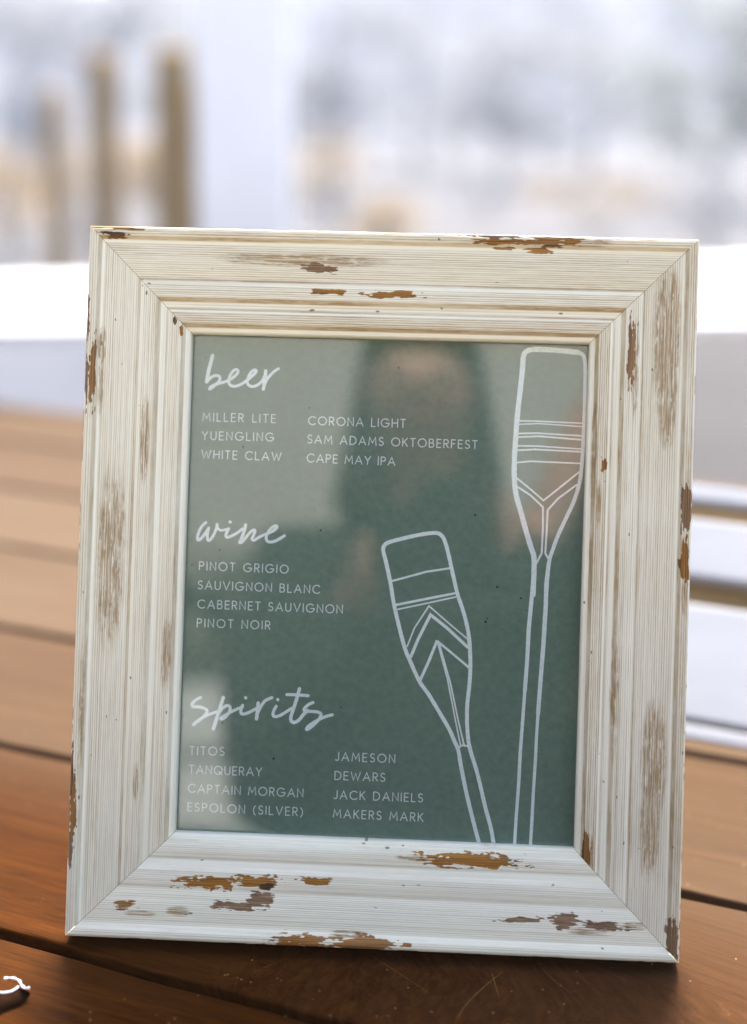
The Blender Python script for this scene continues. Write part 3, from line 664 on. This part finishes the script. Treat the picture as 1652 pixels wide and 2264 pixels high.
bm = bmesh.new(); quad_slab(bm, [(-1.9, .892), (1.6, 1.765), (1.6, 2.80), (-1.9, 1.30)], .076, .090)
bm_obj('tabletop', bm, M_WHITE, bench)
for x, y in [(-.22, 1.45), (.06, 1.55), (-.2, 1.75), (.1, 1.9)]:
    bm = bmesh.new(); add_box(bm, (x, y, -.337), (.07, .07, .826), bev=.004); bm_obj('leg', bm, M_WHITE, bench)

# ------------------------------------------------------------------ beyond the rail: weathered posts, shrubs, trees
def piling(x, y, top, r, label):
    o = empty('timber_piling', (x, y, GZ))
    bm = bmesh.new()
    n = 8; pts = [(rnd.uniform(-.01, .01), rnd.uniform(-.01, .01), (top - GZ) * k / n) for k in range(n + 1)]
    add_tube(bm, pts, [r * (1.08 - .16 * k / n) for k in range(n + 1)], 14)
    bm_obj('shaft', bm, M_PILE, o, True)
    bm = bmesh.new(); add_tube(bm, [(pts[-1][0], pts[-1][1], top - GZ), (pts[-1][0], pts[-1][1], top - GZ + .03)], [r * .98, r * .6], 14); bm_obj('cap', bm, M_PILE, o)
    tag(o, label, 'piling', 'timber pilings beyond the rail')
    return o
def px(u, v, y):
    """point at depth y seen along a direction given as picture fractions - used once to lay out the far posts"""
    d = rot @ Vector(((u - .5) * .5254, (.5 - v) * .7201, -1)); k = (y - CAM.y) / d.y
    return CAM + d * k
for u, vt, y, r, lab in [(.228, .050, 9.0, .13, 'tallest tan timber piling, just left of the white porch post'),
                         (.136, .055, 10.5, .12, 'tan timber piling standing alone between the tallest one and the faint left one'),
                         (.070, .09, 12.0, .10, 'faint low tan piling nearest the left edge of the view'),
                         (.250, .085, 10.0, .08, 'slim tan piling touching the white porch post')]:
    p = px(u, vt, y); piling(p.x, y, p.z, r, lab)

def leafy(bm, c, rad, n, size, rr, flat=1.0):
    for _ in range(n):
        while True:
            q = Vector((rr.uniform(-1, 1), rr.uniform(-1, 1), rr.uniform(-1, 1)))
            if q.length < 1: break
        q *= (0.55 + 0.45 * q.length) if q.length > .2 else 1
        p = Vector(c) + Vector((q.x * rad[0], q.y * rad[1], q.z * rad[2]))
        a = Vector((rr.gauss(0, 1), rr.gauss(0, 1), rr.gauss(0, 1))).normalized()
        b = a.cross(Vector((rr.gauss(0, 1), rr.gauss(0, 1), rr.gauss(0, 1)))).normalized()
        s = size * rr.uniform(.6, 1.3)
        v = [bm.verts.new(p + a * s * .5), bm.verts.new(p + b * s * .28), bm.verts.new(p - a * s * .5), bm.verts.new(p - b * s * .28)]
        bm.faces.new(v)
def leaf_mat(name, c1, c2):
    t = NT(name)
    c = t.ramp(t.noise(t.coords(), 1.6, 3), [(0.35, c1), (0.65, c2)])
    t.base(c).rough(.6, .3)
    tl = t.n('ShaderNodeBsdfTranslucent'); t.l(c, tl.inputs[0])            # thin leaves pass light from behind
    mx = t.n('ShaderNodeMixShader'); mx.inputs[0].default_value = .5
    t.l(t.b.outputs[0], mx.inputs[1]); t.l(tl.outputs[0], mx.inputs[2])
    t.l(mx.outputs[0], t.t.nodes['Material Output'].inputs[0])
    return t.m
M_LEAF = [leaf_mat('silver_grey_foliage', (.24, .245, .265), (.33, .335, .36)), leaf_mat('tan_dry_grass', (.25, .17, .075), (.36, .27, .16)), leaf_mat('soft_grey_green_foliage', (.20, .215, .205), (.28, .295, .28))]
def tree(x, y, h, crown_r, mi, label, seed, dens=1.0):
    rr = random.Random(seed)
    o = empty('tree', (x, y, GZ))
    bm = bmesh.new()
    top = Vector((rr.uniform(-.3, .3), rr.uniform(-.3, .3), h * .8))
    r0 = h * .022
    trunk = [Vector((0, 0, 0)), Vector((rr.uniform(-.1, .1), 0, h * .25)), top * .6 + Vector((rr.uniform(-.15, .15), 0, 0)), top]
    add_tube(bm, trunk, [r0 * 1.2, r0, r0 * .7, r0 * .25], 9)
    tips = []
    for k in range(12):
        f = rr.uniform(.0, .95); b0 = (trunk[1] * .35).lerp(top, f)
        d = Vector((rr.gauss(0, 1), rr.gauss(0, 1), rr.uniform(.2, 1.1))).normalized() * crown_r * rr.uniform(.6, 1.05)
        add_tube(bm, [b0, b0 + d * .5 + Vector((0, 0, .1)), b0 + d], [r0 * .45, r0 * .28, r0 * .1], 6); tips += [b0 + d, b0 + d * .6]
    bm_obj('trunk', bm, M_BARK, o)
    bm = bmesh.new()
    for tp in tips:
        rad = crown_r * rr.uniform(.3, .55)
        leafy(bm, tp, (rad, rad, rad * .8), int(75 * dens), .16 + h * .012, rr)
    bm_obj('crown', bm, M_LEAF[mi], o)
    return tag(o, label, 'tree', 'trees far beyond the porch')
def shrub(x, y, h, wdt, mi, label, seed, dens=1.0):
    rr = random.Random(seed)
    o = empty('shrub', (x, y, GZ))
    bm = bmesh.new(); cl = []
    for k in range(7):
        d = Vector((rr.uniform(-1, 1) * wdt * .4, rr.uniform(-1, 1) * wdt * .3, h * rr.uniform(.45, .9)))
        add_tube(bm, [(0, 0, 0), d * .5 + Vector((0, 0, .05)), d], [.02, .014, .005], 5); cl.append(d)
    bm_obj('stems', bm, M_BARK, o)
    bm = bmesh.new()
    for d in cl: leafy(bm, d * .85, (wdt * .28, wdt * .25, h * .28), int(75 * dens), .10, rr)
    bm_obj('foliage', bm, M_LEAF[mi], o)
    return tag(o, label, 'shrub', 'shrubs beyond the porch')
for i, (u, y, h, wd, mi, dens, lab) in enumerate([
    (.02, 13, 1.2, 1.8, 1, 1.1, 'low tan shrub at the far left edge'),
    (.12, 16, 1.35, 2.0, 1, 1.1, 'low tan shrub behind the lone tan piling'),
    (.23, 15, 1.4, 1.3, 1, 1.1, 'tan shrub behind the tallest piling'),
    (.45, 18, 1.3, 1.6, 1, .6, 'tan shrub just right of the white porch post'),
    (.53, 14, .7, 1.2, 1, .7, 'low tan shrub above the middle of the frame top'),
    (.66, 20, 1.3, 2.2, 0, .6, 'grey shrub above the right half of the frame top'),
    (.80, 17, .9, 2.0, 1, .6, 'low tan shrub above the right end of the frame top'),
    (.96, 15, 1.2, 2.0, 0, .8, 'grey shrub near the right edge')]):
    p = px(u, .2, y); shrub(p.x, y, h, wd, mi, lab, 40 + i, dens)
for i, (u, y, h, cr, mi, dens, lab) in enumerate([
    (.03, 25, 3.6, 1.6, 0, 1.0, 'small pale blurred tree at the far left edge'),
    (.16, 30, 4.2, 1.9, 0, 1.0, 'pale blurred tree behind the tan pilings'),
    (.30, 27, 4.0, 1.8, 2, 1.0, 'blurred tree partly hidden by the white porch post'),
    (.45, 24, 3.4, 1.4, 0, .6, 'blurred tree close to the right of the white porch post'),
    (.56, 33, 4.6, 2.1, 0, 1.0, 'pale grey blurred tree above the middle of the frame'),
    (.68, 28, 3.9, 1.7, 0, .9, 'pale grey blurred tree right of centre'),
    (.80, 32, 4.5, 2.1, 0, 1.0, 'grey blurred tree second from the right edge'),
    (.97, 24, 3.6, 1.7, 2, 1.3, 'darker blurred tree at the far right edge')]):
    p = px(u, .1, y); tree(p.x, y, h, cr, mi, lab, 70 + i, dens)


# ------------------------------------------------------------------ little scrap with a curled white edge, bottom left corner
M_SCRAP = plain('dark_brown_scrap', (.018, .008, .004), .95, .2, 200, 0.0); M_SCRAPW = plain('white_curled_edge', (.80, .76, .76), .5, .05, 300)
scrap = tag(empty('curled_scrap', (0, 0, 0)), 'small dark scrap with a curled white edge on the boards, bottom left corner', 'scrap')
def hitz(u, v, z):
    d = rot @ Vector(((u / 1652 - .5) * .5254, (.5 - v / 2264) * .7201, -1)); return CAM + d * ((z - CAM.z) / d.z)
e1 = [hitz(*q, .005) for q in [(9, 2164), (20, 2162), (34, 2164), (43, 2169), (48, 2178), (55, 2185), (66, 2184)]]
e2 = [hitz(*q, .004) for q in [(-10, 2193), (6, 2195), (22, 2193), (33, 2188), (41, 2182)]]
bm = bmesh.new(); add_tube(bm, smoothline(e1, 5), [.0005 + .0002 * math.sin(i * .9) for i in range(len(smoothline(e1, 5)))], 8); bm_obj('curled_edge', bm, M_SCRAPW, scrap, True)
bm = bmesh.new(); add_tube(bm, smoothline(e2, 5), .00055, 8); bm_obj('curled_edge', bm, M_SCRAPW, scrap, True)
bm = bmesh.new()
top = smoothline(e2 + e1[-2:], 4)
low = [hitz(u, v, .0006) for u, v in [(-10, 2245), (8, 2236), (28, 2228), (48, 2220), (60, 2208), (66, 2194)]]
low = smoothline(low, 4); n = min(len(top), len(low))
va = [bm.verts.new(Vector(p) - Vector((0, 0, .0006))) for p in top[:n]]; vb = [bm.verts.new(Vector(low[int(i * (len(low) - 1) / (n - 1))])) for i in range(n)]
for i in range(n - 1): bm.faces.new((va[i], va[i + 1], vb[i + 1], vb[i]))
o = bm_obj('scrap_body', bm, M_SCRAP, scrap, True)
sm = o.modifiers.new('thick', 'SOLIDIFY'); sm.thickness = .0005
# ------------------------------------------------------------------ the camera side, dimly reflected in the picture glass, plus an unseen light blocker
M_SIDING = plain('pale_grey_siding', (.50, .48, .44), .6, .04, 5, stretch=(1, 1, 8))
M_HEDGE = leaf_mat('dark_hedge_foliage', (.03, .05, .03), (.06, .085, .05))
M_SKIN = plain('skin', (.52, .30, .22), .5, .05, 30)
M_CLOTH = plain('dark_charcoal_jumper', (.022, .026, .025), .9, .2, 60)
M_TROUSER = plain('dark_blue_trousers', (.03, .035, .055), .9, .2, 60)
M_HAIR = plain('dark_brown_hair', (.025, .016, .011), .5, .3, 90)
M_BLACK = plain('black_camera_body', (.018, .018, .019), .45, .1, 200)
house = tag(empty('house', (0, -4.2, -.75)), 'pale clapboard house wall behind the photographer', 'house')
bm = bmesh.new()
for k in range(26): add_box(bm, (0, -.0 + .004, .066 + k * .131), (9, .03, .131), M=Matrix.Rotation(R(0), 4, 'X'))
bm_obj('wall', bm, M_SIDING, house)
for x in (1.1,):
    bm = bmesh.new(); add_box(bm, (x, .03, 1.7), (1.0, .05, 1.3)); f = bm_obj('window', bm, M_WHITE, house)
    bm = bmesh.new(); add_box(bm, (x, .06, 1.7), (.86, .02, 1.16)); bm_obj('pane', bm, M_BLACK, f)
side = tag(empty('timber_blocker', (-1.7, -2.3, -.75)), 'unseen brown board fence on the left of the photographer', 'blocker')  # unseen, added to cut sky light and bounce warm light from the left
bm = bmesh.new()
for k in range(26): add_box(bm, (0, -1.85 + k * .145, 1.0), (.03, .138, 2.0), bev=.004)
bm_obj('blocker_boards', bm, M_PILE, side)
bm = bmesh.new(); add_box(bm, (.04, -.04, 1.6), (.05, 3.8, .09)); bm_obj('blocker_rail_bar', bm, M_PILE, side)
hedge = empty('hedge', (0, -3.7, -.75)); rr = random.Random(5)
bm = bmesh.new(); leafy(bm, (0, 0, 1.0), (4.0, .36, 1.05), 15000, .11, rr); bm_obj('foliage', bm, M_HEDGE, hedge)
tag(hedge, 'dark clipped hedge in front of the pale house wall', 'hedge')
M_CHAIR = plain('white_chair_paint', (.82, .83, .84), .5, .04, 20)
chair = tag(empty('garden_chair', (-.64, -3.05, -.75)), 'white high-backed garden chair in front of the dark hedge', 'chair')
chair.rotation_euler = (0, 0, R(14))
bm = bmesh.new(); add_box(bm, (0, 0, .44), (.34, .44, .04), bev=.01); bm_obj('seat', bm, M_CHAIR, chair)
for z in (1.20, 1.42):
    bm = bmesh.new(); add_box(bm, (0, -.23, z), (.32, .03, .19), bev=.01); bm_obj('back_slat', bm, M_CHAIR, chair)
for sx in (-.14, .14):
    bm = bmesh.new(); add_box(bm, (sx, -.23, .76), (.04, .04, 1.52), bev=.006); bm_obj('rear_leg', bm, M_CHAIR, chair)
    bm = bmesh.new(); add_box(bm, (sx, .19, .22), (.04, .04, .44), bev=.006); bm_obj('front_leg', bm, M_CHAIR, chair)

def skin(name, joints, edges, mat, parent, root=0, lv=2):
    me = bpy.data.meshes.new(name); me.from_pydata([j[0] for j in joints], edges, [])
    o = bpy.data.objects.new(name, me); col.objects.link(o); o.parent = parent
    sk = o.modifiers.new('skin', 'SKIN'); sk.use_smooth_shade = True
    for i, j in enumerate(joints):
        v = me.skin_vertices[0].data[i]; r = j[1]
        v.radius = r if hasattr(r, '__len__') else (r, r)
        v.use_root = (i == root)
    ss = o.modifiers.new('sub', 'SUBSURF'); ss.levels = lv; ss.render_levels = lv
    me.materials.append(mat)
    return o
person = tag(empty('person', (.03, -1.0, -.75)), 'person in dark jumper and trousers leaning in with a camera raised in both hands', 'person')
def Pp(x, y, z): return (x - .03, y + 1.0, z + .75)
J = [(Pp(.03, -1.10, .12), (.115, .085)), (Pp(.03, -1.08, .26), (.105, .08)), (Pp(.03, -1.03, .40), (.12, .085)), (Pp(.03, -.985, .47), (.085, .07)),
     (Pp(.02, -.93, .535), .05), (Pp(.01, -.91, .585), .055), (Pp(0, -.885, .645), (.078, .092)), (Pp(0, -.88, .715), (.066, .08)),
     (Pp(.20, -.98, .455), .062), (Pp(.28, -.88, .55), .046), (Pp(.29, -.80, .655), .044), (Pp(.19, -.715, .56), .034), (Pp(.135, -.70, .425), .026),
     (Pp(-.14, -.98, .455), .062), (Pp(-.16, -.93, .25), .046), (Pp(-.135, -.875, .17), .042), (Pp(-.085, -.765, .30), .030), (Pp(-.058, -.738, .350), .026),
     (Pp(.12, -1.08, -.02), .085), (Pp(.13, -1.02, -.32), .062), (Pp(.13, -1.08, -.66), .042), (Pp(.13, -.97, -.715), .035),
     (Pp(-.06, -1.08, -.02), .085), (Pp(-.07, -1.02, -.32), .062), (Pp(-.07, -1.08, -.66), .042), (Pp(-.07, -.97, -.715), .035)]
E_ = [(0, 1), (1, 2), (2, 3), (3, 4), (4, 5), (5, 6), (6, 7), (3, 8), (8, 9), (9, 10), (10, 11), (11, 12), (3, 13), (13, 14), (14, 15), (15, 16), (16, 17),
      (0, 18), (18, 19), (19, 20), (20, 21), (0, 22), (22, 23), (23, 24), (24, 25)]
# palms and fingers grow from the wrists
def hand(wi, palm, tips, thumb):
    J.append((Pp(*palm), (.030, .018))); pi = len(J) - 1; E_.append((wi, pi))
    for k, tp in enumerate(tips):
        p0 = Vector(palm); p2 = Vector(tp); mid = p0.lerp(p2, .55) + Vector((0, .012, .004))
        J.append((Pp(*mid), .0085)); J.append((Pp(*p2), .0070)); E_.append((pi, len(J) - 2)); E_.append((len(J) - 2, len(J) - 1))
    p0 = Vector(palm); p2 = Vector(thumb); mid = p0.lerp(p2, .5) + Vector((0, -.01, .006))
    J.append((Pp(*mid), .0105)); J.append((Pp(*p2), .0085)); E_.append((pi, len(J) - 2)); E_.append((len(J) - 2, len(J) - 1))
hand(12, (.112, -.690, .425), [(.085, -.650, .452), (.088, -.640, .430), (.090, -.640, .410), (.092, -.648, .392)], (.070, -.735, .440))
hand(17, (-.050, -.722, .388), [(-.046, -.655, .405), (-.048, -.652, .388), (-.048, -.656, .371), (-.044, -.664, .357)], (-.030, -.735, .425))
skin('body', J, E_, M_SKIN, person)
def grow(idx, k=1.04, add=.014): 
    out = []
    for i in idx:
        p, r = J[i]; r = r if hasattr(r, '__len__') else (r, r)
        out.append((p, (r[0] * k + add, r[1] * k + add)))
    return out
T_ = [(Pp(.03, -1.10, -.10), (.185, .14)), (Pp(.03, -1.10, .14), (.165, .125)), (Pp(.03, -1.08, .27), (.16, .12)), (Pp(.03, -1.03, .40), (.175, .125)), (Pp(.03, -.985, .475), (.115, .095))]
T_ += grow([8, 9, 10, 13, 14, 15, 16], 1.1, .016)
T_.append((Pp(-.062, -.742, .345), (.040, .040)))
skin('jumper', T_, [(0, 1), (1, 2), (2, 3), (3, 4), (4, 5), (5, 6), (6, 7), (4, 8), (8, 9), (9, 10), (10, 11), (11, 12)], M_CLOTH, person, 2)
bm = bmesh.new(); add_tube(bm, [Pp(-.15, -.90, .18), Pp(-.13, -.845, .19), Pp(-.087, -.767, .298), Pp(-.058, -.736, .356)], [.052, .052, .043, .040], 14); bm_obj('sleeve', bm, M_CLOTH, person, True)
tro = [(Pp(.03, -1.10, .05), (.15, .115)), (Pp(.03, -1.09, -.06), (.17, .14))]
ids = [18, 19, 20, 22, 23, 24]
skin('trousers', tro + grow(ids, 1, .034), [(0, 1), (1, 2), (2, 3), (3, 4), (1, 5), (5, 6), (6, 7)], M_TROUSER, person)
skin('hair', [(Pp(0, -.915, .68), (.088, .085)), (Pp(0, -.893, .750), (.080, .088)), (Pp(-.045, -.93, .60), (.062, .05)), (Pp(-.075, -.92, .50), (.045, .035)), (Pp(.055, -.93, .60), (.06, .05)), (Pp(.085, -.925, .50), (.042, .034)), (Pp(0, -.838, .725), (.066, .05))],
     [(0, 1), (0, 2), (2, 3), (0, 4), (4, 5), (1, 6)], M_HAIR, person)
for sx in (-.03, .03):
    bm = bmesh.new(); add_box(bm, Pp(sx, -.797, .648), (.024, .012, .010), bev=.004); bm_obj('eye', bm, M_HAIR, person)
bm = bmesh.new(); add_tube(bm, [Pp(0, -.800, .655), Pp(0, -.782, .628), Pp(0, -.795, .620)], [.007, .011, .006], 8); bm_obj('nose', bm, M_SKIN, person, True)
bm = bmesh.new(); add_tube(bm, [Pp(-.025, -.800, .598), Pp(0, -.793, .595), Pp(.025, -.800, .598)], [.003, .006, .003], 8); bm_obj('mouth', bm, plain('lips', (.40, .16, .13), .5), person, True)
# the camera they hold: everything of it lies behind the point the view is taken from
kam = tag(empty('handheld_camera', (0, 0, 0)), 'black handheld camera with a short lens', 'camera')
MC = Matrix.Translation(CAM) @ rot.to_4x4() @ Matrix.Translation((0, 0, .006))
bm = bmesh.new(); add_box(bm, (0, -.004, .085), (.132, .092, .05), M=MC, bev=.012, seg=3); add_box(bm, (0, .052, .08), (.05, .03, .045), M=MC, bev=.008)
add_box(bm, (.05, -.004, .065), (.034, .088, .04), M=MC, bev=.01, seg=3); bm_obj('camera_body', bm, M_BLACK, kam)
bm = bmesh.new(); add_tube(bm, [MC @ Vector((0, 0, z)) for z in (.066, .05, .049, .02, .019, .003)], [.034, .034, .037, .037, .034, .034], 28); bm_obj('lens', bm, M_BLACK, kam)
